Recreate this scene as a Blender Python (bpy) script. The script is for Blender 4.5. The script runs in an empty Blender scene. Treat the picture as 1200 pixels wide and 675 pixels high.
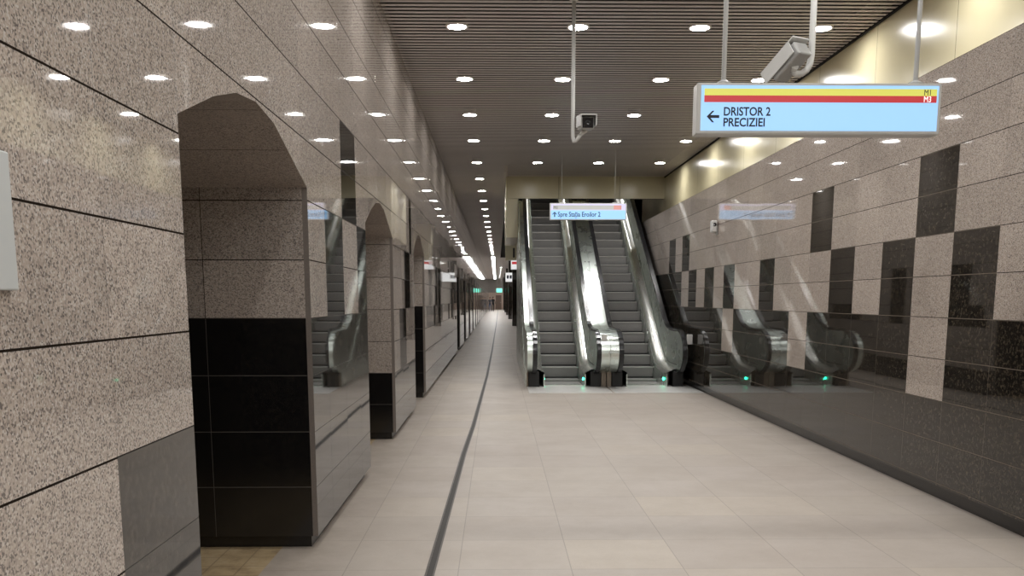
import bpy, bmesh, math, random
from mathutils import Vector, Matrix
random.seed(7)
SC = bpy.context.scene
COL = SC.collection
H = 1.66            # eye height
ZC = 4.70           # ceiling
XL, XR, XC = -1.20, 3.64, 4.265   # left granite, right granite, cream panel above the right granite

# ------------------------------------------------------------------ helpers
def link(name, bm, mats, parent=None, smooth=False):
    me = bpy.data.meshes.new(name)
    bmesh.ops.recalc_face_normals(bm, faces=bm.faces)
    bm.to_mesh(me); bm.free()
    if not isinstance(mats, (list, tuple)): mats = [mats]
    for m in mats: me.materials.append(m)
    if smooth:
        for p in me.polygons: p.use_smooth = True
    o = bpy.data.objects.new(name, me); COL.objects.link(o)
    if parent: o.parent = parent
    return o
def tag(o, label, cat, group=None, kind=None):
    o['label'] = label; o['category'] = cat
    if group: o['group'] = group
    if kind: o['kind'] = kind
    return o
def thing(name, label, cat, loc=(0, 0, 0), group=None):
    o = bpy.data.objects.new(name, None); COL.objects.link(o)
    o.location = loc; o.empty_display_size = .1
    return tag(o, label, cat, group)
def struct(name, bm, mats, label=None, cat=None, smooth=False):
    o = link(name, bm, mats, smooth=smooth); o['kind'] = 'structure'
    if label: o['label'] = label; o['category'] = cat
    return o
def box(bm, x0, x1, y0, y1, z0, z1, mi=0, mat=None):
    vs = [bm.verts.new((x, y, z)) for x in (x0, x1) for y in (y0, y1) for z in (z0, z1)]
    if mat is not None:
        for v in vs: v.co = mat @ v.co
    fs = []
    for q in ((0, 1, 3, 2), (4, 6, 7, 5), (0, 4, 5, 1), (2, 3, 7, 6), (0, 2, 6, 4), (1, 5, 7, 3)):
        f = bm.faces.new([vs[i] for i in q]); f.material_index = mi; fs.append(f)
    return fs
def bbox(*a, bev=.004, seg=2, **k):
    bm = bmesh.new(); box(bm, *a, **k)
    if bev: bmesh.ops.bevel(bm, geom=list(bm.edges), offset=bev, segments=seg, affect='EDGES', profile=.5)
    return bm
def quad(bm, pts, mi=0):
    f = bm.faces.new([bm.verts.new(p) for p in pts]); f.material_index = mi; return f
def prism(bm, prof, x0, x1, mi=0):
    """closed polygon prof [(y,z)] extruded along x"""
    a = [bm.verts.new((x0, y, z)) for y, z in prof]; b = [bm.verts.new((x1, y, z)) for y, z in prof]
    n = len(prof)
    for f in [bm.faces.new(a), bm.faces.new(b[::-1])]: f.material_index = mi
    for i in range(n):
        f = bm.faces.new((a[i], b[i], b[(i+1) % n], a[(i+1) % n])); f.material_index = mi
def strip(bm, low, high, x0, x1):
    """solid between two open (y,z) paths of equal length, quads along the side"""
    n = len(low)
    g = [[bm.verts.new((x, y, z)) for (y, z) in p] for x in (x0, x1) for p in (low, high)]
    A, B, Cc, D = g
    for i in range(n-1):
        bm.faces.new((A[i], A[i+1], B[i+1], B[i])); bm.faces.new((Cc[i], D[i], D[i+1], Cc[i+1]))
        bm.faces.new((B[i], B[i+1], D[i+1], D[i])); bm.faces.new((A[i], Cc[i], Cc[i+1], A[i+1]))
    for i in (0, n-1): bm.faces.new((A[i], B[i], D[i], Cc[i]))
def tube(bm, pts, r, seg=12, cap=True):
    pts = [Vector(p) for p in pts]; rings = []
    up = None
    for i, p in enumerate(pts):
        t = (pts[min(i+1, len(pts)-1)] - pts[max(i-1, 0)]).normalized()
        if up is None: up = t.orthogonal().normalized()
        up = (up - t*up.dot(t)).normalized(); s = t.cross(up)
        rr = r[i] if isinstance(r, (list, tuple)) else r
        rings.append([bm.verts.new(p + (up*math.cos(a) + s*math.sin(a))*rr) for a in [2*math.pi*k/seg for k in range(seg)]])
    for a, b in zip(rings, rings[1:]):
        for k in range(seg): bm.faces.new((a[k], a[(k+1) % seg], b[(k+1) % seg], b[k]))
    if cap: bm.faces.new(rings[0][::-1]); bm.faces.new(rings[-1])
def lathe(bm, prof, c=(0, 0, 0), seg=24, mi=0):
    """prof [(r,z)] about z"""
    rings = []
    for r, z in prof:
        if r < 1e-6: rings.append([bm.verts.new((c[0], c[1], c[2]+z))])
        else: rings.append([bm.verts.new((c[0]+r*math.cos(2*math.pi*k/seg), c[1]+r*math.sin(2*math.pi*k/seg), c[2]+z)) for k in range(seg)])
    for a, b in zip(rings, rings[1:]):
        for k in range(seg):
            k2 = (k+1) % seg
            if len(a) == 1 and len(b) == 1: continue
            if len(a) == 1: f = bm.faces.new((a[0], b[k2], b[k]))
            elif len(b) == 1: f = bm.faces.new((a[k], a[k2], b[0]))
            else: f = bm.faces.new((a[k], a[k2], b[k2], b[k]))
            f.material_index = mi
def text_mesh(name, body, size, mat, parent, loc, sx=1.0, bold=0.0, align='LEFT'):
    """flat lettering in the xz plane, facing -y"""
    cu = bpy.data.curves.new(name, 'FONT'); cu.body = body; cu.size = size; cu.align_x = align
    cu.extrude = .0008; cu.offset = bold; cu.resolution_u = 4
    t = bpy.data.objects.new(name, cu); COL.objects.link(t)
    bpy.context.view_layer.update()
    me = bpy.data.meshes.new_from_object(t.evaluated_get(bpy.context.evaluated_depsgraph_get()))
    bpy.data.objects.remove(t); bpy.data.curves.remove(cu)
    me.name = name
    for v in me.vertices: v.co = Vector((v.co.x*sx, -v.co.z, v.co.y))
    me.materials.clear(); me.materials.append(mat)
    o = bpy.data.objects.new(name, me); COL.objects.link(o); o.parent = parent; o.location = loc
    return o

# ------------------------------------------------------------------ materials
class NT:
    def __init__(s, name):
        s.m = bpy.data.materials.new(name); s.m.use_nodes = True
        s.t = s.m.node_tree; s.b = s.t.nodes['Principled BSDF']; s.out = s.t.nodes['Material Output']
    def n(s, typ, **kw):
        nd = s.t.nodes.new(typ)
        for k, v in kw.items(): setattr(nd, k, v)
        return nd
    def put(s, sock, v):
        if isinstance(v, bpy.types.NodeSocket): s.t.links.new(v, sock)
        else: sock.default_value = v
    def math(s, op, a, b=0.0, c=None):
        nd = s.n('ShaderNodeMath', operation=op); s.put(nd.inputs[0], a); s.put(nd.inputs[1], b)
        if c is not None: s.put(nd.inputs[2], c)
        return nd.outputs[0]
    def mix(s, f, a, b):
        nd = s.n('ShaderNodeMix', data_type='RGBA'); s.put(nd.inputs[0], f)
        for i, v in ((6, a), (7, b)):
            if isinstance(v, tuple) and len(v) == 3: v = (*v, 1)
            s.put(nd.inputs[i], v)
        return nd.outputs[2]
    def coord(s):
        tc = s.n('ShaderNodeTexCoord'); sp = s.n('ShaderNodeSeparateXYZ'); s.t.links.new(tc.outputs['Object'], sp.inputs[0])
        return tc.outputs['Object'], sp.outputs
    def ramp(s, f, stops, interp='LINEAR'):
        nd = s.n('ShaderNodeValToRGB'); cr = nd.color_ramp; cr.interpolation = interp
        while len(cr.elements) < len(stops): cr.elements.new(.5)
        for e, (p, c) in zip(cr.elements, stops): e.position = p; e.color = (*c, 1)
        s.put(nd.inputs[0], f); return nd.outputs[0]
    def noise(s, vec, scale, detail=3, rough=.5):
        nd = s.n('ShaderNodeTexNoise'); s.put(nd.inputs['Vector'], vec); nd.inputs['Scale'].default_value = scale
        nd.inputs['Detail'].default_value = detail; nd.inputs['Roughness'].default_value = rough
        return nd.outputs['Fac']
    def vor(s, vec, scale):
        nd = s.n('ShaderNodeTexVoronoi'); s.put(nd.inputs['Vector'], vec); nd.inputs['Scale'].default_value = scale
        return nd.outputs
def srgb(r, g, b):
    f = lambda c: (c/255/12.92) if c/255 <= .04045 else ((c/255+.055)/1.055)**2.4
    return (f(r), f(g), f(b))
def plain(name, col, rough=.5, metal=0.0, emis=None, estr=0.0, coat=0.0, var=0.0, vscale=8):
    k = NT(name); b = k.b
    b.inputs['Base Color'].default_value = (*col, 1); b.inputs['Roughness'].default_value = rough; b.inputs['Metallic'].default_value = metal
    if emis: b.inputs['Emission Color'].default_value = (*emis, 1); b.inputs['Emission Strength'].default_value = estr
    if coat: b.inputs['Coat Weight'].default_value = coat; b.inputs['Coat Roughness'].default_value = .05
    if var:
        v, _ = k.coord(); nz = k.noise(v, vscale, 4)
        k.put(b.inputs['Base Color'], k.mix(nz, tuple(c*(1-var) for c in col), tuple(min(1, c*(1+var)) for c in col)))
    return k.m
def stone(name, kind, uax, u0, us, v0, vs, jw=.0025, jcol=None, rough=.03, gain=1.0, tilt=.004, ujoint=1.0, grain=1.0, ior=1.6, fleck=1.0):
    """polished granite slabs; joints on a grid in (uax, z), every slab set a hair out of true"""
    k = NT(name); vec, o = k.coord(); u = o[uax]; v = o['Z']
    if kind == 'pink':
        vo = k.vor(vec, 165*grain); sep = k.n('ShaderNodeSeparateColor'); k.put(sep.inputs[0], vo['Color'])
        col = k.ramp(sep.outputs[0], [(0, srgb(92, 86, 84)), (.12, srgb(122, 115, 112)), (.26, srgb(176, 165, 156)), (.6, srgb(208, 193, 180)), (.82, srgb(216, 204, 193)), (1, srgb(234, 228, 222))])
        nz = k.noise(vec, 60*grain, 4, .7)
        col = k.mix(k.math('MULTIPLY', nz, .5), col, srgb(174, 163, 155))
    else:
        nz = k.noise(vec, 38, 5, .75)
        col = k.ramp(nz, [(0, (.005, .005, .005)), (.40, (.009, .0085, .008)), (.52, (.024, .020, .016)), (.62, (.060, .050, .038)), (1, (.13, .11, .085))])
        vo = k.vor(vec, 55); sep = k.n('ShaderNodeSeparateColor'); k.put(sep.inputs[0], vo['Color'])
        col = k.mix(k.math('MULTIPLY', k.math('GREATER_THAN', sep.outputs[0], .86), .28*fleck), col, srgb(100, 90, 74))
    if kind == 'black' and fleck < 1: col = k.mix(1-fleck, col, (.007, .007, .008))
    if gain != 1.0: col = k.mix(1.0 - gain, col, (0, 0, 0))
    iu = k.math('FLOOR', k.math('DIVIDE', k.math('SUBTRACT', u, u0), us)); iv = k.math('FLOOR', k.math('DIVIDE', k.math('SUBTRACT', v, v0), vs))
    cb = k.n('ShaderNodeCombineXYZ'); k.put(cb.inputs[0], iu); k.put(cb.inputs[1], iv)
    wn = k.n('ShaderNodeTexWhiteNoise'); wn.noise_dimensions = '2D'; k.put(wn.inputs['Vector'], cb.outputs[0])
    sc = k.n('ShaderNodeMix', data_type='RGBA', blend_type='MULTIPLY'); sc.inputs[0].default_value = 1
    tone = k.math('ADD', .90, k.math('MULTIPLY', wn.outputs['Value'], .16))
    tc = k.n('ShaderNodeCombineColor'); [k.put(tc.inputs[i], tone) for i in range(3)]
    k.put(sc.inputs[6], col); k.put(sc.inputs[7], tc.outputs[0]); col = sc.outputs[2]
    du = k.math('PINGPONG', k.math('SUBTRACT', u, u0), us/2); dv = k.math('PINGPONG', k.math('SUBTRACT', v, v0), vs/2)
    ju = k.math('MULTIPLY', k.math('LESS_THAN', du, jw*.7), ujoint); jv = k.math('LESS_THAN', dv, jw)
    j = k.math('MAXIMUM', ju, jv)
    col = k.mix(j, col, jcol or (.02, .015, .012))
    k.put(k.b.inputs['Base Color'], col)
    k.put(k.b.inputs['Roughness'], k.math('ADD', rough, k.math('MULTIPLY', j, .4)))
    k.put(k.b.inputs['Specular IOR Level'], k.math('MULTIPLY', k.math('SUBTRACT', 1.0, j), .5))
    k.b.inputs['IOR'].default_value = 1.56 if kind == 'pink' else ior
    # slab tilt
    ge = k.n('ShaderNodeNewGeometry'); vm = k.n('ShaderNodeVectorMath', operation='SUBTRACT'); k.put(vm.inputs[0], wn.outputs['Color']); vm.inputs[1].default_value = (.5, .5, .5)
    v2 = k.n('ShaderNodeVectorMath', operation='SCALE'); k.put(v2.inputs[0], vm.outputs[0]); v2.inputs['Scale'].default_value = tilt
    v3 = k.n('ShaderNodeVectorMath', operation='ADD'); k.put(v3.inputs[0], ge.outputs['Normal']); k.put(v3.inputs[1], v2.outputs[0])
    v4 = k.n('ShaderNodeVectorMath', operation='NORMALIZE'); k.put(v4.inputs[0], v3.outputs[0])
    k.put(k.b.inputs['Normal'], v4.outputs[0])
    return k.m

GL = dict(uax='Y', u0=2.88, us=.742, v0=.05, vs=.371)
GR = dict(uax='Y', u0=6.725, us=.679, v0=.149, vs=.3392)
M = {}
M['pinkL'] = stone('pink_granite_left', 'pink', **GL, jw=.0036, ujoint=.45, gain=.88)
M['blackL'] = stone('black_granite_left', 'black', **GL, jw=.002, jcol=(.10, .095, .09), ior=1.8, fleck=.8)
M['pinkR'] = stone('pink_granite_right', 'pink', **GR, jw=.0028, ujoint=.35, gain=.94)
M['blackR'] = stone('black_granite_right', 'black', **GR, jw=.003, jcol=(.17, .145, .12), ior=1.55, fleck=1.0, ujoint=.6)
M['pinkJ'] = stone('pink_granite_jamb_shaded', 'pink', uax='X', u0=-1.88, us=.66, v0=.05, vs=.371, jw=.003, rough=.3, gain=.74, grain=1.05)  # wall granite darkened: the dimmer light on the jambs is in the colour
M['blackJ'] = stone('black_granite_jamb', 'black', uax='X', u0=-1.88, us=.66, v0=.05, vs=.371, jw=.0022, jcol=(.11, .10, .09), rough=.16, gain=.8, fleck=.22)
M['soffit'] = stone('pink_granite_soffit_shaded', 'pink', uax='Y', u0=4.94, us=.55, v0=2.0, vs=5, jw=.0028, rough=.35, gain=.66, grain=1.05)  # same granite darker still, with the shade under the arches painted in
M['slab_edge'] = plain('granite_slab_edge', srgb(120, 112, 106), .35, var=.25, vscale=120)
M['skirt'] = plain('dark_plinth', srgb(38, 35, 33), .25, var=.3, vscale=30)

def floor_mat():
    k = NT('floor_granite_tiles'); vec, o = k.coord(); u, v = o['X'], o['Y']; T = .70
    iu = k.math('FLOOR', k.math('DIVIDE', k.math('SUBTRACT', u, -.24), T)); iv = k.math('FLOOR', k.math('DIVIDE', k.math('SUBTRACT', v, 5.50), T))
    cb = k.n('ShaderNodeCombineXYZ'); k.put(cb.inputs[0], iu); k.put(cb.inputs[1], iv)
    wn = k.n('ShaderNodeTexWhiteNoise'); wn.noise_dimensions = '2D'; k.put(wn.inputs['Vector'], cb.outputs[0])
    base = k.ramp(wn.outputs['Value'], [(0, srgb(196, 185, 175)), (.4, srgb(202, 192, 181)), (.75, srgb(201, 191, 182)), (1, srgb(209, 198, 184))])
    n1 = k.noise(vec, 75, 6, .85); base = k.mix(k.math('MULTIPLY', n1, .5), base, srgb(150, 141, 134))
    n2 = k.noise(vec, 1.6, 8, .72)
    dirt = k.ramp(n2, [(.40, (0, 0, 0)), (.75, (1, 1, 1))]); sp = k.n('ShaderNodeSeparateColor'); k.put(sp.inputs[0], dirt)
    base = k.mix(k.math('MULTIPLY', sp.outputs[0], .30), base, srgb(148, 134, 120))
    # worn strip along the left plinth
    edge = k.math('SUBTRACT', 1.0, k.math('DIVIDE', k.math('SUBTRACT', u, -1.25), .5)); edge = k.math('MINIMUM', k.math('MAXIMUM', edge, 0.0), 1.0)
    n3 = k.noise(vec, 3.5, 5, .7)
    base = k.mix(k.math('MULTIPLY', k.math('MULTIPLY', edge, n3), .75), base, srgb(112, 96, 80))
    du = k.math('PINGPONG', k.math('SUBTRACT', u, -.24), T/2); dv = k.math('PINGPONG', k.math('SUBTRACT', v, 5.50), T/2)
    j = k.math('LESS_THAN', k.math('MINIMUM', du, dv), .0032)
    col = k.mix(k.math('MULTIPLY', j, .42), base, srgb(112, 102, 94))
    k.put(k.b.inputs['Base Color'], col); k.put(k.b.inputs['Roughness'], k.math('ADD', .34, k.math('MULTIPLY', n2, .22)))
    k.b.inputs['Specular IOR Level'].default_value = .35
    return k.m
M['floor'] = floor_mat()
def tactile_mat():
    k = NT('worn_yellow_tiles'); vec, o = k.coord()
    n = k.noise(vec, 4, 5, .7); col = k.ramp(n, [(.25, srgb(104, 88, 68)), (.5, srgb(170, 148, 114)), (.8, srgb(192, 176, 148))])
    d = k.math('MINIMUM', k.math('PINGPONG', o['X'], .10), k.math('PINGPONG', o['Y'], .10))
    k.put(k.b.inputs['Base Color'], k.mix(k.math('MULTIPLY', k.math('LESS_THAN', d, .005), .5), col, srgb(96, 80, 62))); k.b.inputs['Roughness'].default_value = .5
    return k.m
M['tactile'] = tactile_mat()
def slat_mat():
    k = NT('ceiling_slat_metal'); vec, o = k.coord(); n = k.noise(vec, .9, 2)
    k.put(k.b.inputs['Base Color'], k.mix(n, srgb(196, 189, 186), srgb(210, 203, 200))); k.b.inputs['Roughness'].default_value = .45; k.b.inputs['Metallic'].default_value = .25
    return k.m
M['slat'] = slat_mat()
M['void'] = plain('ceiling_void', (.006, .005, .005), .9)
def cream_mat():
    k = NT('cream_enamel_panel'); vec, o = k.coord()
    dv = k.math('PINGPONG', k.math('SUBTRACT', o['Y'], 7.05), .925)
    j = k.math('LESS_THAN', dv, .004)
    n = k.noise(vec, 2.0, 2)
    k.put(k.b.inputs['Base Color'], k.mix(j, k.mix(n, srgb(214, 203, 165), srgb(224, 214, 180)), srgb(120, 112, 92)))
    k.b.inputs['Roughness'].default_value = .2; k.b.inputs['IOR'].default_value = 1.6
    return k.m
M['cream'] = cream_mat()
M['cream_plain'] = plain('cream_enamel_fascia', srgb(206, 198, 166), .22, var=.04, vscale=2)
M['dark_joint'] = plain('dark_joint', (.02, .018, .015), .6)
def steel(name, col, rough, streak=.0):
    k = NT(name); vec, o = k.coord(); b = k.b
    b.inputs['Metallic'].default_value = 1.0
    mp = k.n('ShaderNodeMapping'); mp.inputs['Scale'].default_value = (1, 1, 1); k.put(mp.inputs[0], vec)
    n = k.noise(mp.outputs[0], 3.0, 3)
    k.put(b.inputs['Base Color'], k.mix(n, tuple(c*.85 for c in col), tuple(min(1, c*1.1) for c in col)))
    k.put(b.inputs['Roughness'], k.math('ADD', rough, k.math('MULTIPLY', n, .08)))
    bp = k.n('ShaderNodeBump'); bp.inputs['Strength'].default_value = .015; bp.inputs['Distance'].default_value = .02
    k.put(bp.inputs['Height'], k.noise(vec, 2.2, 1)); k.put(b.inputs['Normal'], bp.outputs[0])
    return k.m
M['steel'] = steel('polished_stainless', (.70, .76, .71), .24)
M['steel_bright'] = steel('satin_stainless', (.78, .78, .74), .22)
M['steel_side'] = steel('stainless_cladding', (.74, .80, .75), .24)
M['beige_metal'] = plain('beige_base_metal', srgb(150, 138, 124), .4, .4)
M['rubber'] = plain('black_rubber', (.012, .012, .013), .22)
M['blackplastic'] = plain('black_plastic', (.012, .012, .012), .35)
def step_mat():
    k = NT('ribbed_step_metal'); vec, o = k.coord()
    w = k.math('PINGPONG', o['X'], .009); r = k.math('LESS_THAN', w, .004)
    n = k.noise(vec, 6, 3)
    k.put(k.b.inputs['Base Color'], k.mix(k.math('MULTIPLY', r, .5), k.mix(n, srgb(158, 156, 153), srgb(170, 168, 165)), srgb(124, 122, 120)))
    k.b.inputs['Metallic'].default_value = .1; k.b.inputs['Roughness'].default_value = .45
    return k.m
M['step'] = step_mat()
M['step_edge'] = plain('step_nosing', srgb(186, 184, 180), .4, .5)
def plate_mat():
    k = NT('floor_plate_metal'); vec, o = k.coord()
    w = k.math('LESS_THAN', k.math('PINGPONG', o['X'], .012), .004)
    k.put(k.b.inputs['Base Color'], k.mix(k.math('MULTIPLY', w, .25), srgb(226, 224, 220), srgb(150, 150, 148))); k.b.inputs['Roughness'].default_value = .4; k.b.inputs['Metallic'].default_value = .2
    return k.m
M['plate'] = plate_mat()
M['green'] = plain('green_indicator', (.02, .4, .25), .3, emis=(.02, 1, .5), estr=22)
M['lamp'] = plain('downlight_lens', (1, 1, 1), .4, emis=(1, .99, .97), estr=172)
M['lamp_ring'] = plain('downlight_ring', srgb(225, 222, 218), .35)
M['white_metal'] = plain('white_painted_metal', srgb(205, 205, 202), .35, var=.04)
M['grey_metal'] = plain('grey_painted_metal', srgb(168, 168, 166), .35, .2, var=.05)
M['glass_black'] = plain('black_glass', (.01, .01, .012), .06)
M['sign_blue'] = plain('lit_sign_blue', (.1, .2, .3), .3, emis=srgb(160, 206, 250), estr=1.0)
M['sign_yellow'] = plain('lit_sign_yellow', (.2, .2, .05), .3, emis=srgb(208, 206, 92), estr=1.0)
M['sign_red'] = plain('lit_sign_red', (.2, .02, .02), .3, emis=srgb(186, 54, 60), estr=.9)
M['sign_lilac'] = plain('lit_sign_lilac', (.2, .2, .3), .3, emis=srgb(206, 200, 226), estr=1.0)
M['sign_grey'] = plain('lit_sign_grey', (.2, .2, .2), .3, emis=srgb(176, 176, 172), estr=.9)
M['sign_orange'] = plain('lit_sign_orange', (.2, .1, .1), .3, emis=srgb(214, 150, 140), estr=.9)
M['sign_white'] = plain('lit_sign_white', (.3, .3, .3), .3, emis=srgb(235, 235, 235), estr=.9)
M['sign_teal'] = plain('lit_sign_teal', (.05, .3, .25), .3, emis=srgb(120, 235, 205), estr=1.4)
M['ink'] = plain('sign_ink', srgb(22, 32, 48), .5)
M['ink_blue'] = plain('sign_ink_blue', srgb(30, 60, 96), .5)
M['ink_white'] = plain('sign_ink_white', (.8, .8, .8), .4, emis=(1, 1, 1), estr=.8)
M['poster'] = plain('poster_board', srgb(196, 200, 200), .4)
M['brown_wall'] = plain('brown_end_wall', srgb(206, 186, 172), .5, var=.1)
M['end_door'] = plain('brown_steel_door', srgb(128, 108, 96), .4, var=.1)
M['plaster'] = plain('grey_plaster', srgb(150, 145, 140), .7, var=.05)
M['skin'] = plain('skin', srgb(190, 150, 128), .5)
M['dark_cloth'] = plain('dark_cloth', srgb(26, 26, 30), .8)
M['grey_cloth'] = plain('grey_cloth', srgb(96, 96, 104), .8)
M['denim'] = plain('denim', srgb(74, 98, 130), .8)
M['hair'] = plain('dark_hair', srgb(34, 26, 22), .6)

# ------------------------------------------------------------------ floor, ceiling
Y0, Y1 = -9.0, 145.0
bm = bmesh.new(); box(bm, -1.45, 4.6, Y0, Y1, -.2, 0)
struct('floor', bm, M['floor'])
bm = bmesh.new(); box(bm, -6.5, -1.45, Y0, Y1, -.2, 0)
struct('floor_platform', bm, M['tactile'])
# slatted ceiling: hall up to the fascia, then only the corridor beside the escalators
YF = 23.86; XF = .287
bm = bmesh.new()
y = Y0; SP, SW = .1245, .068
while y < Y1:
    box(bm, -1.26, XC if y < YF-.05 else XF if y < 70 else 4.3, y, y+SW, ZC, ZC+.004); y += SP
box(bm, -1.3, 4.6, Y0, YF, ZC+.30, ZC+.4, 1)
box(bm, -1.3, XF+.05, YF, Y1, ZC+.30, ZC+.4, 1)
box(bm, XF+.05, 4.6, 27.9, Y1, ZC+.30, ZC+.4, 1)
box(bm, XC-.03, XC, Y0, YF, ZC-.02, ZC+.06, 1); box(bm, XF, XF+.02, YF, 70, ZC-.002, ZC+.3, 1); box(bm, XC, XC+.02, Y0, YF, ZC, ZC+.32, 1); box(bm, -1.3, -1.28, Y0, Y1, ZC, ZC+.32, 1)
struct('ceiling', bm, [M['slat'], M['void']])
bm = bmesh.new(); box(bm, -6.5, -1.3, Y0, Y1, ZC, ZC+.2)
struct('ceiling_platform', bm, M['plaster'])

# ------------------------------------------------------------------ left wall with arches
arches = []
AP = [(0, 2.349), (.477, 2.512), (.83, 2.60), (1.18, 2.632), (1.553, 2.597), (1.98, 2.46), (2.38, 2.35)]
AP = [(0, 2.349), (.472, 2.51), (.83, 2.60), (1.18, 2.632), (1.555, 2.597), (2.385, 2.355)]
ZB = .085
def add_arch(ya, w, zb_black):
    s = w/2.385
    arches.append(([(ya+p*s, z) for p, z in AP], zb_black))
add_arch(3.62, 2.385, 1.533); add_arch(8.61, 2.22, .792); add_arch(13.55, 1.95, 1.533)
ya = 28.05
while ya < 135: add_arch(ya, 2.25, 2.36); ya += 5.86
darks = [(2.88, 3.62, ZB, 1.163),
         (6.0, 8.61, ZB, 1.533), (7.33, 8.07, 2.276, 3.018), (6.59, 7.33, 1.533, 2.276), (8.07, 8.61, 1.533, 2.276),
         (10.83, 13.55, ZB, .792), (11.47, 12.28, .792, 1.533), (12.16, 12.90, 1.533, 2.276), (12.90, 13.2, 2.276, 3.018),
         (15.5, 28.05, ZB, .42), (16.44, 17.36, 1.533, 2.276), (18.15, 18.8, 1.533, 2.276), (19.08, 19.8, 1.533, 2.276),
         (15.9, 18.15, 1.163, 1.533), (19.1, 19.8, 1.163, 1.533), (21.4, 23.3, 1.163, 1.533), (25.0, 25.8, 1.163, 2.276)]
for k in range(14):
    b = 30.3+5.86*k
    darks += [(b+.7, b+1.4, 1.533, 2.276), (b+2.1, b+2.8, .792, 1.533)]
def wall_profile():
    br = [Y0]
    for pts, _ in arches: br += [p[0] for p in pts]
    return br + [Y1]
def arch_z(y):
    for pts, _ in arches:
        if pts[0][0] - 1e-6 <= y <= pts[-1][0] + 1e-6:
            for (a, za), (b, zb) in zip(pts, pts[1:]):
                if a - 1e-6 <= y <= b + 1e-6: return za + (zb-za)*(y-a)/(b-a)
    return None
bm = bmesh.new()
br = wall_profile()
for a, b in zip(br, br[1:]):
    mid = arch_z((a+b)/2)
    if mid is None: za = zb = ZB
    else: za, zb = arch_z(a), arch_z(b)
    quad(bm, [(XL, a, za), (XL, b, zb), (XL, b, ZC+.12), (XL, a, ZC+.12)])
bmesh.ops.remove_doubles(bm, verts=bm.verts, dist=1e-5)
for c in sorted({round(v, 4) for d in darks for v in d[:2]}):
    bmesh.ops.bisect_plane(bm, geom=bm.verts[:]+bm.edges[:]+bm.faces[:], plane_co=(0, c, 0), plane_no=(0, 1, 0), dist=1e-5)
for c in sorted({round(v, 4) for d in darks for v in d[2:]}):
    bmesh.ops.bisect_plane(bm, geom=bm.verts[:]+bm.edges[:]+bm.faces[:], plane_co=(0, 0, c), plane_no=(0, 0, 1), dist=1e-5)
for f in bm.faces:
    c = f.calc_center_median()
    if any(d[0] < c.y < d[1] and d[2] < c.z < d[3] for d in darks): f.material_index = 1
XB = XL-1.15   # back face
# slab edge, jambs, intrados
def jamb(y, ztop, zblk, sgn):
    e = .035
    quad(bm, [(XL, y, ZB), (XL-e, y, ZB), (XL-e, y, ztop), (XL, y, ztop)], 5)
    zs = sorted({ZB, min(zblk, ztop), ztop})
    for a, b in zip(zs, zs[1:]):
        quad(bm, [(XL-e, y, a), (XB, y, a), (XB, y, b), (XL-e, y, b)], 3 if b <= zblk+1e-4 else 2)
for pts, zblk in arches:
    jamb(pts[0][0], pts[0][1], zblk, 1); jamb(pts[-1][0], pts[-1][1], zblk, -1)
    for (a, za), (b, zb) in zip(pts, pts[1:]):
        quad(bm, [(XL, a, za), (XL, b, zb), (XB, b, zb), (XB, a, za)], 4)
for a, b in zip(br, br[1:]):   # platform side
    mid = arch_z((a+b)/2)
    za, zb = (ZB, ZB) if mid is None else (arch_z(a), arch_z(b))
    quad(bm, [(XB, a, za), (XB, a, ZC), (XB, b, ZC), (XB, b, zb)], 0)
    if mid is None: quad(bm, [(XL, a, ZB), (XB, a, ZB), (XB, b, ZB), (XL, b, ZB)], 1)
me = bpy.data.meshes.new('wall_left'); bm.to_mesh(me); bm.free()
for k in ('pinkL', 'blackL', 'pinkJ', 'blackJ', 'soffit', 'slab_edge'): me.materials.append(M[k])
o = bpy.data.objects.new('wall_left', me); COL.objects.link(o); o['kind'] = 'structure'
bm = bmesh.new()
edges = [Y0] + [v for pts, _ in arches for v in (pts[0][0]-.05, pts[-1][0]+.05)] + [Y1]
for a, b in zip(edges[::2], edges[1::2]): box(bm, XB+.05, XL-.055, a, b, 0, ZB+.01)
struct('baseboard_left', bm, M['skirt'])
bm = bmesh.new(); box(bm, -6.6, -6.5, Y0, Y1, 0, ZC); struct('wall_platform', bm, M['plaster'])
bm = bmesh.new(); box(bm, -6.6, 4.7, Y0-.1, Y0, 0, ZC+.2); struct('wall_back', bm, M['plaster'])

# ------------------------------------------------------------------ right wall
def cellR(c0, c1, r0, r1): return (6.725+.679*c0, 6.725+.679*c1, .149+.3392*r0, .149+.3392*r1)
ZT = .149+.3392*10
bm = bmesh.new()
ZBR = .13; YRE = 27.5
quad(bm, [(XR, Y0, ZBR), (XR, YRE, ZBR), (XR, YRE, ZT), (XR, Y0, ZT)])
rd = [(Y0, YRE, ZBR, cellR(0, 0, 2, 2)[2])]                       # all black below
lightA = [-9, -4, 1, 6, 11]; cs = [-24] + [v for c in lightA for v in (c, c+1)] + [40]
for a, b in zip(cs[::2], cs[1::2]): rd.append(cellR(a, b, 2, 4))
for c in (-8, -6, -4, 0, 2, 4, 8, 11, 13, 15): rd.append(cellR(c, c+1, 4, 6))
rd.append(cellR(17, 40, 4, 6))
for c in (-7, -3, 1, 5, 16, 18): rd.append(cellR(c, c+1, 6, 8))
for c in sorted({round(v, 4) for d in rd for v in d[:2]}):
    bmesh.ops.bisect_plane(bm, geom=bm.verts[:]+bm.edges[:]+bm.faces[:], plane_co=(0, c, 0), plane_no=(0, 1, 0), dist=1e-5)
for c in sorted({round(v, 4) for d in rd for v in d[2:]}):
    bmesh.ops.bisect_plane(bm, geom=bm.verts[:]+bm.edges[:]+bm.faces[:], plane_co=(0, 0, c), plane_no=(0, 0, 1), dist=1e-5)
for f in bm.faces:
    c = f.calc_center_median()
    if any(d[0] < c.y < d[1] and d[2] < c.z < d[3] for d in rd): f.material_index = 1
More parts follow.
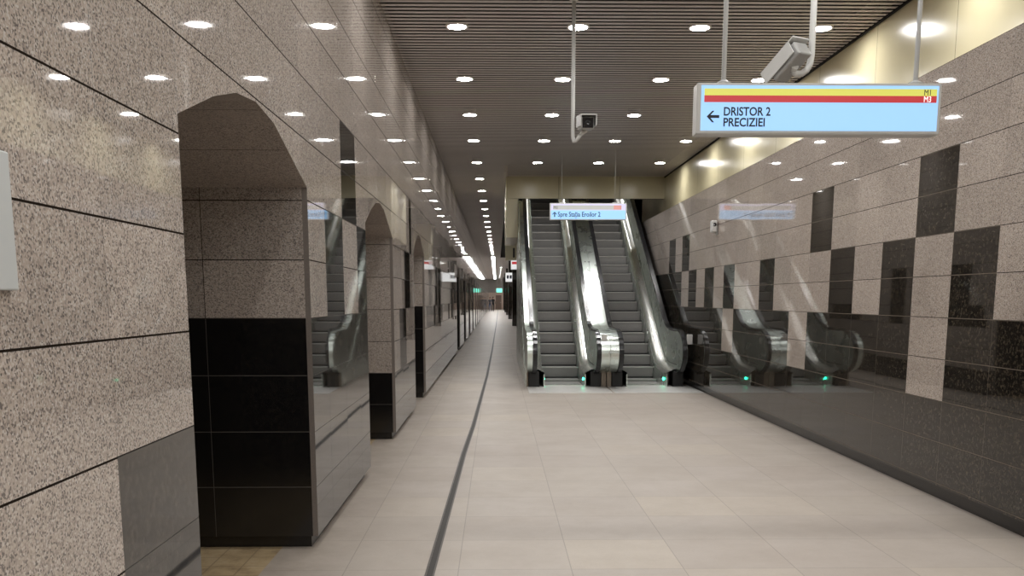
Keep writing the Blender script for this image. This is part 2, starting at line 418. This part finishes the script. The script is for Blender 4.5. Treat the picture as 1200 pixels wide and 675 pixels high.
quad(bm, [(XR, Y0, ZT), (XR, YRE, ZT), (XC+.02, YRE, ZT), (XC+.02, Y0, ZT)], 2)
quad(bm, [(XR, YRE, ZBR), (XR, YRE, ZT), (XC+.02, YRE, ZT), (XC+.02, YRE, ZBR)], 0)
quad(bm, [(XR, Y0, ZBR), (XR, YRE, ZBR), (XR+.3, YRE, ZBR), (XR+.3, Y0, ZBR)], 1)
me = bpy.data.meshes.new('wall_right'); bm.to_mesh(me); bm.free()
for k in ('pinkR', 'blackR', 'slab_edge'): me.materials.append(M[k])
o = bpy.data.objects.new('wall_right', me); COL.objects.link(o); o['kind'] = 'structure'
bm = bmesh.new(); box(bm, XR+.07, XR+.3, Y0, YRE, 0, ZBR+.01); struct('baseboard_right', bm, M['skirt'])
bm = bmesh.new(); box(bm, XC, XC+.1, Y0, 32, ZT-.02, 8.0); struct('wall_right_upper', bm, M['cream'])
bm = bmesh.new(); box(bm, XC, XC+.1, YRE-.02, Y1, 0, ZC+.2); struct('wall_right_far', bm, M['plaster'])
# fascia above the escalators
ZFB = 4.165
bm = bmesh.new()
for a, b in ((XF, 1.575), (1.583, 3.117), (3.125, XC-.003)): box(bm, a, b, YF, YF+.04, ZFB, ZC+.03)
box(bm, XF+.01, XC-.005, YF+.02, YF+.22, ZFB+.01, ZC+.4, 1)
struct('wall_fascia', bm, [M['cream_plain'], M['dark_joint']])
# side cladding of the stair well, hanging beside the escalator
bm = bmesh.new(); box(bm, .245, .55, YF+.05, 27.4, 3.2, ZC+.1)
struct('trim_1', bm, M['cream_plain'])
bm = bmesh.new(); box(bm, .38, 1.05, 40, 40.5, 3.3, ZC+.1); box(bm, .70, .78, 39.98, 40, 3.4, 3.8, 1); box(bm, .86, .92, 39.98, 40, 3.4, 3.8, 1)
struct('trim_2', bm, [M['cream_plain'], M['dark_joint']])
# upper landing behind the fascia
bm = bmesh.new(); box(bm, .3, 4.3, 26.75, 33, 4.80, 4.90); struct('floor_upper', bm, M['floor'])
bm = bmesh.new(); box(bm, .3, 4.3, 33, 33.1, 4.9, 8.0); box(bm, .2, .3, 24.1, 33, 4.86, 8.0); struct('wall_upper', bm, M['cream_plain'])
bm = bmesh.new(); box(bm, .2, 4.4, 24.05, 33.1, 8.0, 8.1); struct('ceiling_upper', bm, M['plaster'])
# far end of the platform hall
bm = bmesh.new(); box(bm, -1.4, 4.4, Y1, Y1+.2, 0, ZC+.2); struct('wall_end', bm, M['brown_wall'])
bm = bmesh.new(); box(bm, -1.3, 4.3, Y1-.08, Y1, 2.6, ZC+.2); struct('trim_3', bm, M['plaster'])
d = bbox(-.15, .75, Y1-.06, Y1, 0, 2.2, bev=.01); o = struct('door_1', d, M['end_door'])
bm = bmesh.new(); tube(bm, [(.62, Y1-.12, 1.0), (.62, Y1-.12, 1.2)], .02); link('door_handle', bm, M['steel_bright'], o)
for i, yy in enumerate((37.5, 56.6, 75.6, 94.6, 113.6, 132.6)):
    bm = bbox(.95, 1.38, yy, yy+.43, 0, ZC+.06, bev=.02)
    struct('pillar', bm, M['blackL'])

# drain channel in the floor
pts = [(-.44, -2), (-.412, 5.37), (-.36, 9.8), (-.312, 12), (-.212, 20), (-.15, 30), (-.03, 60), (.12, 112), (.2, 140)]
bm = bmesh.new()
for (xa, ya), (xb, yb) in zip(pts, pts[1:]):
    for s0, s1, z, mi in ((-.030, -.019, .003, 0), (-.019, .019, .0015, 1), (.019, .030, .003, 0)):
        quad(bm, [(xa+s0, ya, z), (xa+s1, ya, z), (xb+s1, yb, z), (xb+s0, yb, z)], mi)
M['drain_edge'] = plain('drain_edge_metal', srgb(96, 90, 84), .4, .5)
M['drain_dark'] = plain('drain_dark', srgb(52, 47, 43), .6)
tag(link('drain_channel', bm, [M['drain_edge'], M['drain_dark']]), 'dark narrow drain channel running down the floor along the left wall', 'drain')

# ------------------------------------------------------------------ downlights
ring_bm = bmesh.new(); lathe(ring_bm, [(.128, .006), (.128, -.010), (.106, -.010), (.104, .006)], seg=28); lathe(ring_bm, [(.104, .006), (.104, .10), (0, .10)], seg=28, mi=1)
ring_me = bpy.data.meshes.new('trim_ring'); ring_bm.to_mesh(ring_me); ring_bm.free(); ring_me.materials.append(M['lamp_ring']); ring_me.materials.append(M['void'])
lens_bm = bmesh.new(); lathe(lens_bm, [(.104, -.002), (.07, -.006), (0, -.008)], seg=28)
lens_me = bpy.data.meshes.new('lens'); lens_bm.to_mesh(lens_me); lens_bm.free(); lens_me.materials.append(M['lamp'])
for f in lens_me.polygons: f.use_smooth = True
def downlight(x, y, z, label):
    t = thing('ceiling_downlight', label, 'ceiling light', (x, y, z), 'recessed ceiling downlights')
    for nm, me_ in (('trim_ring', ring_me), ('lens', lens_me)):
        c = bpy.data.objects.new(nm, me_); COL.objects.link(c); c.parent = t
XS = [-.44, .93, 2.31, 3.70]
XN = ['in the column beside the left wall', 'second from the left wall', 'third from the left wall', 'in the column beside the cream wall']
ORD = ['first', 'second', 'third', 'fourth', 'fifth', 'sixth', 'seventh', 'eighth', 'ninth', 'tenth', 'eleventh', 'twelfth', 'thirteenth', 'fourteenth', 'fifteenth', 'sixteenth', 'seventeenth', 'eighteenth', 'nineteenth', 'twentieth', 'twenty-first']
rowsY = [10.95, 13.45, 15.98, 18.51, 21.41]
for i, yy in enumerate(rowsY):
    for x, nm in zip(XS, XN):
        downlight(x, yy, ZC, f'round lit downlight, {ORD[4-i]} row before the cream fascia, {nm}')
for i, yy in enumerate([8.42, 5.90, 3.37, .84, -1.7, -4.2, -6.8]):
    for x, nm in zip(XS, XN):
        downlight(x, yy, ZC, f'downlight over the near hall, {ORD[i]} row overhead, {nm}')
yy = 24.26; i = 0
while yy < 66:
    downlight(-.43+.004*(yy-24), yy, ZC, f'round lit downlight in the long corridor, {ORD[min(i, 20)]} one past the cream fascia'); yy += 2.67; i += 1
M['tube'] = plain('strip_light_diffuser', (1, 1, 1), .4, emis=(1, .99, .97), estr=30)
yy = 67.5; i = 0
while yy < 141:
    t = thing('ceiling_strip_light', f'long narrow ceiling strip light in the far corridor, {ORD[i]} after the round downlights', 'ceiling light', (-.25, yy, ZC), 'strip lights in the far corridor')
    link('housing', bbox(-.14, .14, 0, 2.9, -.05, 0, bev=.008), M['lamp_ring'], t)
    link('diffuser', bbox(-.115, .115, .05, 2.85, -.062, -.048, bev=.005), M['tube'], t)
    yy += 3.8; i += 1
for i in range(8): downlight(2.3, 46+12*i, ZC, f'added distant downlight behind the dark pillars, {ORD[i]} past the escalators')  # extra column added to brighten the far hall
for i in range(7): downlight(.45, 92+7.5*i, ZC, f'added distant downlight near the end wall beside the pillars, {ORD[i]} toward the end')  # more lamps added as fill light for the corridor end
for i, (x, yy) in enumerate(((1.2, 27.6), (3.0, 27.6), (1.2, 30.5), (3.0, 30.5))):
    downlight(x, yy, 8.0, f'round downlight above the upper escalator landing, {ORD[i]} of four')

# ------------------------------------------------------------------ escalators
YB, ZS0, SR, RUN, NST = 18.4, .05, .22, .381, 22
SL = SR/RUN
def N(y): return ZS0 + SL*(y-YB)
def smax(a, b, k=.09):
    m = max(a, b); return m + k*math.log(math.exp((a-m)/k)+math.exp((b-m)/k))
YE = 26.9
def ys(a, b, n): return [a+(b-a)*i/n for i in range(n+1)]
def path(zflat, off, ya, yb):
    out = [(y, smax(zflat, N(y)+off)) for y in ys(ya, 20.4, 28)]
    return out + [(y, N(y)+off) for y in ys(20.6, yb, 8)]
NOSE = [(17.38-.63*math.cos(a), .67+.39*math.sin(a)) for a in [math.radians(-90+180*i/22) for i in range(23)]]
TOP = NOSE[:-1] + path(1.06, .92, 17.45, YE)
def offset_path(p, d):
    out = []
    for i, (y, z) in enumerate(p):
        a = p[max(i-1, 0)]; b = p[min(i+1, len(p)-1)]
        ty, tz = b[0]-a[0], b[1]-a[1]; L = math.hypot(ty, tz) or 1
        out.append((y - tz/L*d, z + ty/L*d))   # left of travel
    return out
def body_poly(shrink=0.0):
    p = offset_path(TOP, -shrink) if shrink else list(TOP)
    low = path(.29, .20, 17.45, YE)
    return p, low
def balustrade(parent, side, x_in, x_out, hx, xs):
    """side +1: the steps lie on the +x side of this balustrade"""
    p, low = body_poly()
    bm = bmesh.new(); prism(bm, p + low[::-1], min(x_in, x_out), max(x_in, x_out))
    b = link('balustrade', bm, M['steel'], parent)
    # panel joint line and inner profile strips
    bm = bmesh.new(); a0 = path(.42, .36, 17.3, YE)
    strip(bm, a0, [(y, z+.012) for y, z in a0], x_in-.003 if side > 0 else x_in+.003, x_in+.006*side)
    link('joint_strip', bm, M['dark_joint'], b)
    # handrail
    hp = TOP; bm = bmesh.new()
    lo = offset_path(hp, -.012); hi = offset_path(hp, .034)
    # nose path runs bottom->front->top, outside lies to the left of travel
    strip(bm, lo, hi, hx-.043, hx+.043)
    bmesh.ops.bevel(bm, geom=[e for e in bm.edges if abs(e.verts[0].co.x-e.verts[1].co.x) < 1e-6 and e.calc_length() > .046], offset=.012, segments=2, affect='EDGES')
    link('handrail', bm, M['rubber'], b, smooth=False)
    # inner deck and skirt
    dk = path(.30, .21, 17.32, YE)
    bm = bmesh.new()
    n = len(dk); rows = [[bm.verts.new((x, y, z+dz)) for y, z in dk] for x, dz in ((x_in, .05), (x_in+.05*side, .035), (xs-.01*side, -.02), (xs, -.06))]
    for r0, r1 in zip(rows, rows[1:]):
        for i in range(n-1): bm.faces.new((r0[i], r0[i+1], r1[i+1], r1[i]))
    link('inner_deck', bm, M['steel_bright'], b, smooth=True)
    bm = bmesh.new(); up = [(y, z-.055) for y, z in dk]; dn = [(y, max(.0, N(y)-.30)) for y, z in dk]
    strip(bm, dn, up, min(xs, xs-.02*side), max(xs, xs-.02*side))
    sk = link('skirt_panel', bm, M['steel'], b)
    # black handrail inlet box at the newel foot
    bm = bbox(hx-.10, hx+.105, 17.33, 17.75, 0.004, .30, bev=.012); link('handrail_inlet', bm, M['blackplastic'], b)
    bm = bmesh.new()
    lathe(bm, [(0, -.012), (.02, -.01), (.026, 0), (.02, .01), (0, .012)], seg=14)
    for v in bm.verts: v.co = Vector((v.co.z, v.co.x, v.co.y))
    l = link('indicator_light', bm, M['green'], b, smooth=True); l.location = (xs+.006*side, 17.62, .135)
    l['label'] = 'glowing green direction light'
    return b
def escalator(label, xa, xb, hl, hr, outer_left, outer_right, left_side_clad):
    t = thing('escalator', label, 'escalator', ((hl+hr)/2, 17.6, 0))
    off = Vector(t.location)
    kids = []
    bl = balustrade(t, +1, hl+.04, outer_left, hl, xa)
    brr = balustrade(t, -1, hr-.04, outer_right, hr, xb)
    kids += [bl, brr]
    # steps
    def step_bm(first=False):
        b2 = bmesh.new()
        x0, x1 = xa+.004, xb-.004
        prof = [(0, 0), (0, -.012), (.008, -.05), (.022, -.12), (.036, -.18), (.040, -SR-.03), (.09, -SR-.03), (.09, -.05), (RUN+.03, -.05), (RUN+.03, 0)]
        prism(b2, prof, x0, x1)
        box(b2, x0, x1, -.006, .030, -.014, .0030, 1); box(b2, x0, x1, RUN-.012, RUN+.03, -.002, .030, 2)  # nosing, then a dark strip painting in the shade at the riser foot
        return b2
    sm = None
    for n in range(NST):
        if sm is None:
            s = link('step', step_bm(), [M['step'], M['step_edge'], M['blackplastic']], t); sm = s.data
        else:
            s = bpy.data.objects.new('step', sm); COL.objects.link(s); s.parent = t
        s.location = (0, YB+RUN*n, ZS0+SR*n); kids.append(s)
    bm = bmesh.new(); box(bm, xa+.004, xb-.004, 17.66, 18.44, -.06, .012); kids.append(link('step', bm, [M['step'], M['step_edge'], M['blackplastic']], t))
    # comb and floor plate
    bm = bmesh.new(); box(bm, xa, xb, 17.56, 17.68, .001, .022)
    k = 0
    while xa+.02+k*.03 < xb-.02:
        box(bm, xa+.01+k*.03, xa+.02+k*.03, 17.68, 17.73, .008, .020); k += 1
    kids.append(link('comb_plate', bm, M['steel_bright'], t))
    bm = bbox(outer_left+.012, (3.69 if outer_right > 3 else outer_right-.012), 16.18, 17.60, .0005, .010, bev=.003); kids.append(link('floor_plate', bm, M['plate'], t))
    # pedestal metal below the outer decks
    for (x0, x1) in ((outer_left, hl-.105), (hr+.108, outer_right)):
        if x1-x0 > .03:
            bm = bbox(x0+.004, x1, 17.36, 17.8, .004, .30, bev=.004); kids.append(link('pedestal', bm, M['beige_metal'], t))
    if left_side_clad:
        hi = path(.31, .24, 17.42, 25.4); lo = [(y, 0.004) for y, z in hi]
        bm = bmesh.new(); strip(bm, lo, hi, outer_left-.012, outer_left+.03)
        for yy in (18.9, 20.4, 21.9): pass
        kids.append(link('side_cladding', bm, M['steel_side'], t))
    hi = [(y, N(y)-.48) for y in ys(19.4, YE, 8)]; lo = [(y, max(.02, N(y)-1.3)) for y, z in hi]
    bm = bmesh.new(); strip(bm, lo, hi, outer_left+.06, outer_right-.01); kids.append(link('truss', bm, M['dark_joint'], t))
    # white sensor box beside the right newel
    bm = bbox(hr+.055, hr+.155, 16.86, 16.93, .83, 1.01, bev=.008); kids.append(link('sensor_box', bm, M['white_metal'], t))
    bpy.context.view_layer.update()
    for c in kids: c.location = Vector(c.location) - off
    return t
escalator('left grey escalator with black handrails beside the open corridor', .905, 1.665, .70, 1.87, .56, 2.075, True)
escalator('right grey escalator with black handrails against the black and pink granite wall', 2.475, 3.215, 2.28, 3.44, 2.082, 3.49, False)

# ------------------------------------------------------------------ signs
def bent(pts, r=.1, n=6): return pts
def lightbox(name, label, x0, x1, y, z0, z1, rods, ztop, d=.12, rod_r=.017):
    t = thing(name, label, 'sign', ((x0+x1)/2, y, z0)); off = Vector(t.location)
    bm = bmesh.new(); box(bm, x0, x1, y, y+d, z0, z1)
    bmesh.ops.bevel(bm, geom=list(bm.edges), offset=.006, segments=2, affect='EDGES')
    fr = link('housing', bm, M['white_metal'], t); fr.location = -off
    for rx in rods:
        bm = bmesh.new(); tube(bm, [(rx, y+d/2, z1-.005), (rx, y+d/2, ztop)], rod_r)
        lathe(bm, [(rod_r, 0), (.045, .0), (.045, .012), (rod_r, .03)], (rx, y+d/2, z1), 16)
        r = link('hanging_rod', bm, M['grey_metal'], t, smooth=False); r.location = -off
    return t, off
def face(t, off, nm, x0, x1, y, z0, z1, m, th=.002):
    bm = bmesh.new(); box(bm, x0, x1, y-th, y, z0, z1); o = link(nm, bm, m, t); o.location = -off; return o
def arrow_mesh(t, off, nm, cx, y, cz, s, rot, m):
    bm = bmesh.new()
    P = [(-.5, 0), (-.06, .44), (.10, .44), (-.20, .11), (.5, .11), (.5, -.11), (-.20, -.11), (.10, -.44), (-.06, -.44)]
    c, sn = math.cos(rot), math.sin(rot)
    V = [bm.verts.new((cx+(p[0]*c-p[1]*sn)*s, y, cz+(p[0]*sn+p[1]*c)*s)) for p in P]
    f = bm.faces.new(V); r = bmesh.ops.extrude_face_region(bm, geom=[f])
    for v in r['geom']:
        if isinstance(v, bmesh.types.BMVert): v.co.y -= .002
    o = link(nm, bm, m, t); o.location = -off
# near sign
SY = 6.05
t, off = lightbox('direction_sign', 'hanging lit sign with yellow and red bands reading DRISTOR 2 PRECIZIEI', 1.272, 2.832, SY, 2.696, 3.010, (1.452, 2.685), ZC, rod_r=.015)
face(t, off, 'lit_panel', 1.299, 2.812, SY, 2.718, 2.994, M['sign_blue'])
face(t, off, 'yellow_band', 1.318, 2.800, SY-.002, 2.932, 2.974, M['sign_yellow'])
face(t, off, 'red_band', 1.318, 2.800, SY-.002, 2.891, 2.932, M['sign_red'])
text_mesh('destination_lettering', 'DRISTOR 2', .073, M['ink'], t, Vector((1.441, SY-.004, 2.810))-off, .85, .0014)
text_mesh('destination_lettering', 'PRECIZIEI', .073, M['ink'], t, Vector((1.441, SY-.004, 2.744))-off, .88, .0014)
text_mesh('line_lettering', 'M1', .050, M['ink'], t, Vector((2.715, SY-.006, 2.936))-off, .80, 0)
text_mesh('line_lettering', 'M3', .050, M['ink_white'], t, Vector((2.715, SY-.006, 2.895))-off, .80, 0)
arrow_mesh(t, off, 'arrow', 1.376, SY-.004, 2.803, .080, 0, M['ink'])
# sign over the escalators
SY = 19.4
t, off = lightbox('direction_sign', 'small lit blue sign reading Spre Statia Eroilor 2 above the escalators', 1.103, 2.690, SY, 3.268, 3.607, (1.35, 2.45), ZC, rod_r=.0025)
face(t, off, 'lit_panel', 1.125, 2.668, SY, 3.285, 3.462, M['sign_blue'])
face(t, off, 'lilac_panel', 1.125, 2.668, SY, 3.462, 3.592, M['sign_lilac'])
face(t, off, 'grey_band', 1.17, 2.42, SY-.002, 3.476, 3.562, M['sign_grey'])
face(t, off, 'orange_band', 2.42, 2.58, SY-.002, 3.476, 3.562, M['sign_orange'])
text_mesh('line_lettering', 'M1', .085, M['ink'], t, Vector((1.175, SY-.004, 3.488))-off, .9, 0)
text_mesh('destination_lettering', 'Spre Sta\u021bia Eroilor 2', .135, M['ink_blue'], t, Vector((1.265, SY-.004, 3.335))-off, .80, .002)
arrow_mesh(t, off, 'arrow', 1.20, SY-.004, 3.38, .105, -math.pi/2, M['ink_blue'])
# far signs past the escalators
t, off = lightbox('direction_sign', 'distant white sign with a red band hanging past the escalators', .68, 2.1, 45, 3.04, 3.50, (.9, 1.9), ZC+.05)
face(t, off, 'lit_panel', .70, 2.08, 45, 3.06, 3.48, M['sign_white']); face(t, off, 'red_band', .74, 2.04, 44.998, 3.30, 3.42, M['sign_red'])
t, off = lightbox('direction_sign', 'distant white sign with dark marks hanging deeper along the pillars', .66, 2.0, 70, 2.9, 3.6, (.9, 1.8), ZC+.05)
face(t, off, 'lit_panel', .68, 1.98, 70, 2.93, 3.57, M['sign_white']); face(t, off, 'dark_mark', .76, .92, 69.998, 3.15, 3.4, M['ink']); face(t, off, 'dark_mark', .98, 1.14, 69.998, 3.15, 3.4, M['ink'])
t, off = lightbox('exit_sign', 'glowing teal sign at the far end of the corridor', -.05, .80, 130, 2.5, 3.1, (.1, .65), ZC+.05)
face(t, off, 'lit_panel', -.02, .77, 130, 2.53, 3.07, M['sign_teal'])
# notice board on the near left wall
t = thing('notice_board', 'pale grey notice board on the near left granite wall', 'notice board', (XL, 1.5, 1.68))
bm = bbox(XL-.002, XL+.022, .9, 2.315, 1.68, 2.01, bev=.004); o = link('board', bm, M['poster'], t); o.location = -Vector(t.location)

# ------------------------------------------------------------------ cctv cameras
def ortho(f, up=Vector((0, 0, 1))):
    f = f.normalized(); r = f.cross(up).normalized(); u = r.cross(f).normalized()
    return Matrix((r, f, u)).transposed().to_4x4()      # local x right, y forward, z up
def cctv(label, pole_x, pole_y, z_low, jpts, body_c, fwd, L=.30, W=.125, Hh=.115, pole_r=.022):
    t = thing('ceiling_camera', label, 'camera', (pole_x, pole_y, ZC)); off = Vector(t.location)
    bm = bmesh.new(); pts = [(pole_x, pole_y, ZC), (pole_x, pole_y, z_low+.2)] + jpts
    tube(bm, pts, pole_r, 14); lathe(bm, [(pole_r, -.03), (.05, -.012), (.05, .0)], (pole_x, pole_y, ZC), 18)
    p = link('pole', bm, M['white_metal'], t, smooth=True); p.location = -off
    R = Matrix.Translation(Vector(body_c)) @ ortho(Vector(fwd))
    def place(nm, bm, m, par=t):
        bm.transform(R); o = link(nm, bm, m, par)
        if par is t: o.location = -off
        return o
    h = place('housing', bbox(-W/2, W/2, -L/2, L/2, -Hh/2, Hh/2, bev=.014, seg=3), M['grey_metal'])
    bm = bmesh.new(); s = W/2+.016
    box(bm, -s, s, -L/2-.02, L/2+.06, Hh/2+.012, Hh/2+.022)
    box(bm, -s, -s+.008, -L/2+.03, L/2+.06, -Hh/2+.03, Hh/2+.014); box(bm, s-.008, s, -L/2+.03, L/2+.06, -Hh/2+.03, Hh/2+.014)
    place('sun_shield', bm, M['white_metal'])
    g = place('front_glass', bbox(-W/2+.012, W/2-.012, L/2-.004, L/2+.004, -Hh/2+.012, Hh/2-.010, bev=.002), M['glass_black'])
    bm = bmesh.new(); lathe(bm, [(.030, 0), (.030, .012), (.018, .016), (0, .008)], seg=20)
    for v in bm.verts: v.co = Vector((v.co.x, v.co.z+L/2-.006, v.co.y))
    l = place('lens', bm, M['blackplastic'], g); 
    bm = bmesh.new(); e = R @ Vector((0, -.02, -Hh/2)); tube(bm, [jpts[-1], e], [.018, .026], 12)
    br_ = link('bracket', bm, M['white_metal'], t); br_.location = -off
    return t
cctv('white surveillance camera on a pole behind the yellow and red sign', 2.235, 6.8, 3.24,
     [(2.235, 6.8, 3.37), (2.228, 6.8, 3.31), (2.205, 6.8, 3.265), (2.17, 6.8, 3.24), (2.13, 6.8, 3.238), (2.105, 6.8, 3.26)],
     (2.085, 6.80, 3.315), (-.15, .26, -.20), L=.27, W=.13, Hh=.11, pole_r=.023)
cctv('white surveillance camera with a black front on a pole before the escalators', .801, 9.96, 3.29,
     [(.801, 9.96, 3.40), (.803, 9.96, 3.33), (.812, 9.955, 3.285), (.835, 9.94, 3.29), (.858, 9.93, 3.32), (.872, 9.93, 3.345)],
     (.935, 9.95, 3.462), (.05, -1, -.10), L=.30, W=.135, Hh=.122, pole_r=.020)
# small box camera on the right wall
t = thing('wall_camera', 'small white box device fixed high on the right granite wall', 'camera', (XR, 15.4, 2.74)); off = Vector(t.location)
o = link('housing', bbox(XR-.11, XR-.02, 15.33, 15.47, 2.74, 2.93, bev=.02, seg=3), M['white_metal'], t); o.location = -off
o = link('mount', bbox(XR-.03, XR+.0, 15.36, 15.44, 2.70, 2.84, bev=.006), M['grey_metal'], t); o.location = -off
bm = bmesh.new(); lathe(bm, [(.025, -.01), (.03, 0), (0, .012)], seg=16)
for v in bm.verts: v.co = Vector((v.co.x+XR-.065, 15.33-v.co.z, v.co.y+2.86))
o = link('lens', bm, M['glass_black'], t); o.location = -off

# ------------------------------------------------------------------ people far down the corridor
def person(label, x, y, hgt, top, low, facing, step):
    s = hgt/1.75
    J = {'pel': (0, 0, .95), 'sp': (0, .01, 1.15), 'ch': (0, .0, 1.36), 'nk': (0, .0, 1.50), 'hd': (0, -.02, 1.58), 'ht': (0, -.02, 1.70),
         'hl': (-.09, 0, .90), 'kl': (-.10, -.5*step-.03, .50), 'al': (-.10, -.7*step+.04, .09), 'tl': (-.11, -.7*step-.12, .035),
         'hr': (.09, 0, .90), 'kr': (.10, .3*step-.04, .50), 'ar': (.10, .8*step+.05, .10), 'tr': (.11, .8*step-.11, .035),
         'sl': (-.19, 0, 1.41), 'el': (-.25, .10*step+.03, 1.13), 'wl': (-.26, -.02+.3*step, .88), 'fl': (-.26, -.04+.3*step, .78),
         'sr': (.19, 0, 1.41), 'er': (.25, -.10*step+.03, 1.13), 'wr': (.26, -.10-.3*step, .89), 'fr': (.26, -.13-.3*step, .79)}
    Rr = {'pel': .13, 'sp': .13, 'ch': .15, 'nk': .058, 'hd': .088, 'ht': .078, 'hl': .09, 'kl': .062, 'al': .042, 'tl': .035, 'hr': .09, 'kr': .062, 'ar': .042, 'tr': .035,
          'sl': .062, 'el': .045, 'wl': .033, 'fl': .03, 'sr': .062, 'er': .045, 'wr': .033, 'fr': .03}
    E = ['pel sp', 'sp ch', 'ch nk', 'nk hd', 'hd ht', 'pel hl', 'hl kl', 'kl al', 'al tl', 'pel hr', 'hr kr', 'kr ar', 'ar tr', 'ch sl', 'sl el', 'el wl', 'wl fl', 'ch sr', 'sr er', 'er wr', 'wr fr']
    names = list(J); me = bpy.data.meshes.new('body')
    me.from_pydata([J[n] for n in names], [tuple(names.index(q) for q in e.split()) for e in E], [])
    o = bpy.data.objects.new('body', me); COL.objects.link(o)
    sk = o.modifiers.new('skin', 'SKIN'); o.modifiers.new('sub', 'SUBSURF').levels = 2
    for i, n in enumerate(names):
        d_ = me.skin_vertices[0].data[i]; d_.radius = (Rr[n], Rr[n]*.85); d_.use_root = (n == 'pel')
    bpy.context.view_layer.update()
    m2 = bpy.data.meshes.new_from_object(o.evaluated_get(bpy.context.evaluated_depsgraph_get()))
    bpy.data.objects.remove(o); m2.name = 'body'; m2.materials.clear()
    for m in (M['skin'], top, low, M['blackplastic']): m2.materials.append(m)
    for p in m2.polygons:
        c = p.center; p.use_smooth = True
        p.material_index = 0 if c.z > 1.47 or (c.z < .90 and abs(c.x) > .21) else 1 if (c.z > .92 or abs(c.x) > .2) else 3 if c.z < .10 else 2
    zmin = min(v.co.z for v in m2.vertices)
    for v in m2.vertices: v.co.z -= zmin
    t = thing('person', label, 'person', (x, y, 0)); t.rotation_euler.z = facing; t.scale = (s, s, s)
    b = bpy.data.objects.new('body', m2); COL.objects.link(b); b.parent = t
    bm = bmesh.new(); bmesh.ops.create_uvsphere(bm, u_segments=16, v_segments=10, radius=.105)
    for v in list(bm.verts):
        if v.co.z < -.02 and v.co.y < .02: bm.verts.remove(v)
    for v in bm.verts: v.co = Vector((v.co.x*.92, v.co.y*1.05+.0, v.co.z*1.05+1.665-zmin))
    link('hair', bm, M['hair'], t, smooth=True)
    bm = bmesh.new()
    for sx in (-.03, .03):
        lathe(bm, [(0, -.008), (.009, 0), (0, .008)], (sx, -.105, 1.64-zmin), 8, 0)
    lathe(bm, [(0, -.02), (.014, -.012), (.006, .02), (0, .024)], (0, -.108, 1.61-zmin), 8, 1)
    box(bm, -.024, .024, -.108, -.10, 1.572-zmin, 1.58-zmin, 0)
    link('face', bm, [M['hair'], M['skin']], t)
    return t
person('person in dark clothes walking down the far corridor', -.48, 122, 1.92, M['dark_cloth'], M['dark_cloth'], math.radians(10), .22)
person('person in grey top and blue jeans beside the far left wall', -.86, 121, 1.86, M['grey_cloth'], M['denim'], math.radians(-8), .14)

# ------------------------------------------------------------------ world, camera, colour
w = bpy.data.worlds.new('World'); SC.world = w; w.use_nodes = True
w.node_tree.nodes['Background'].inputs[0].default_value = (.9, .9, 1, 1); w.node_tree.nodes['Background'].inputs[1].default_value = .04
F, PY = 1075., 515.
cam = bpy.data.cameras.new('Camera'); co = bpy.data.objects.new('Camera', cam); COL.objects.link(co)
cam.sensor_fit = 'HORIZONTAL'; cam.sensor_width = 36; cam.lens = F/1200*36
cam.shift_x = 0; cam.shift_y = (PY-337.5)/1200
pitch = math.atan(165/F); yaw = math.atan(18/math.hypot(F, 165))
co.location = (0, 0, H); co.rotation_euler = (math.pi/2-pitch, 0, -yaw)
cam.clip_end = 300; cam.clip_start = .05
SC.camera = co
SC.view_settings.view_transform = 'Standard'; SC.view_settings.look = 'None'; SC.view_settings.exposure = 0
SC.cycles.max_bounces = 8; SC.cycles.diffuse_bounces = 4; SC.cycles.glossy_bounces = 5
SC.cycles.sample_clamp_indirect = 6; SC.cycles.use_denoising = True
SC.cycles.caustics_reflective = False; SC.cycles.caustics_refractive = False
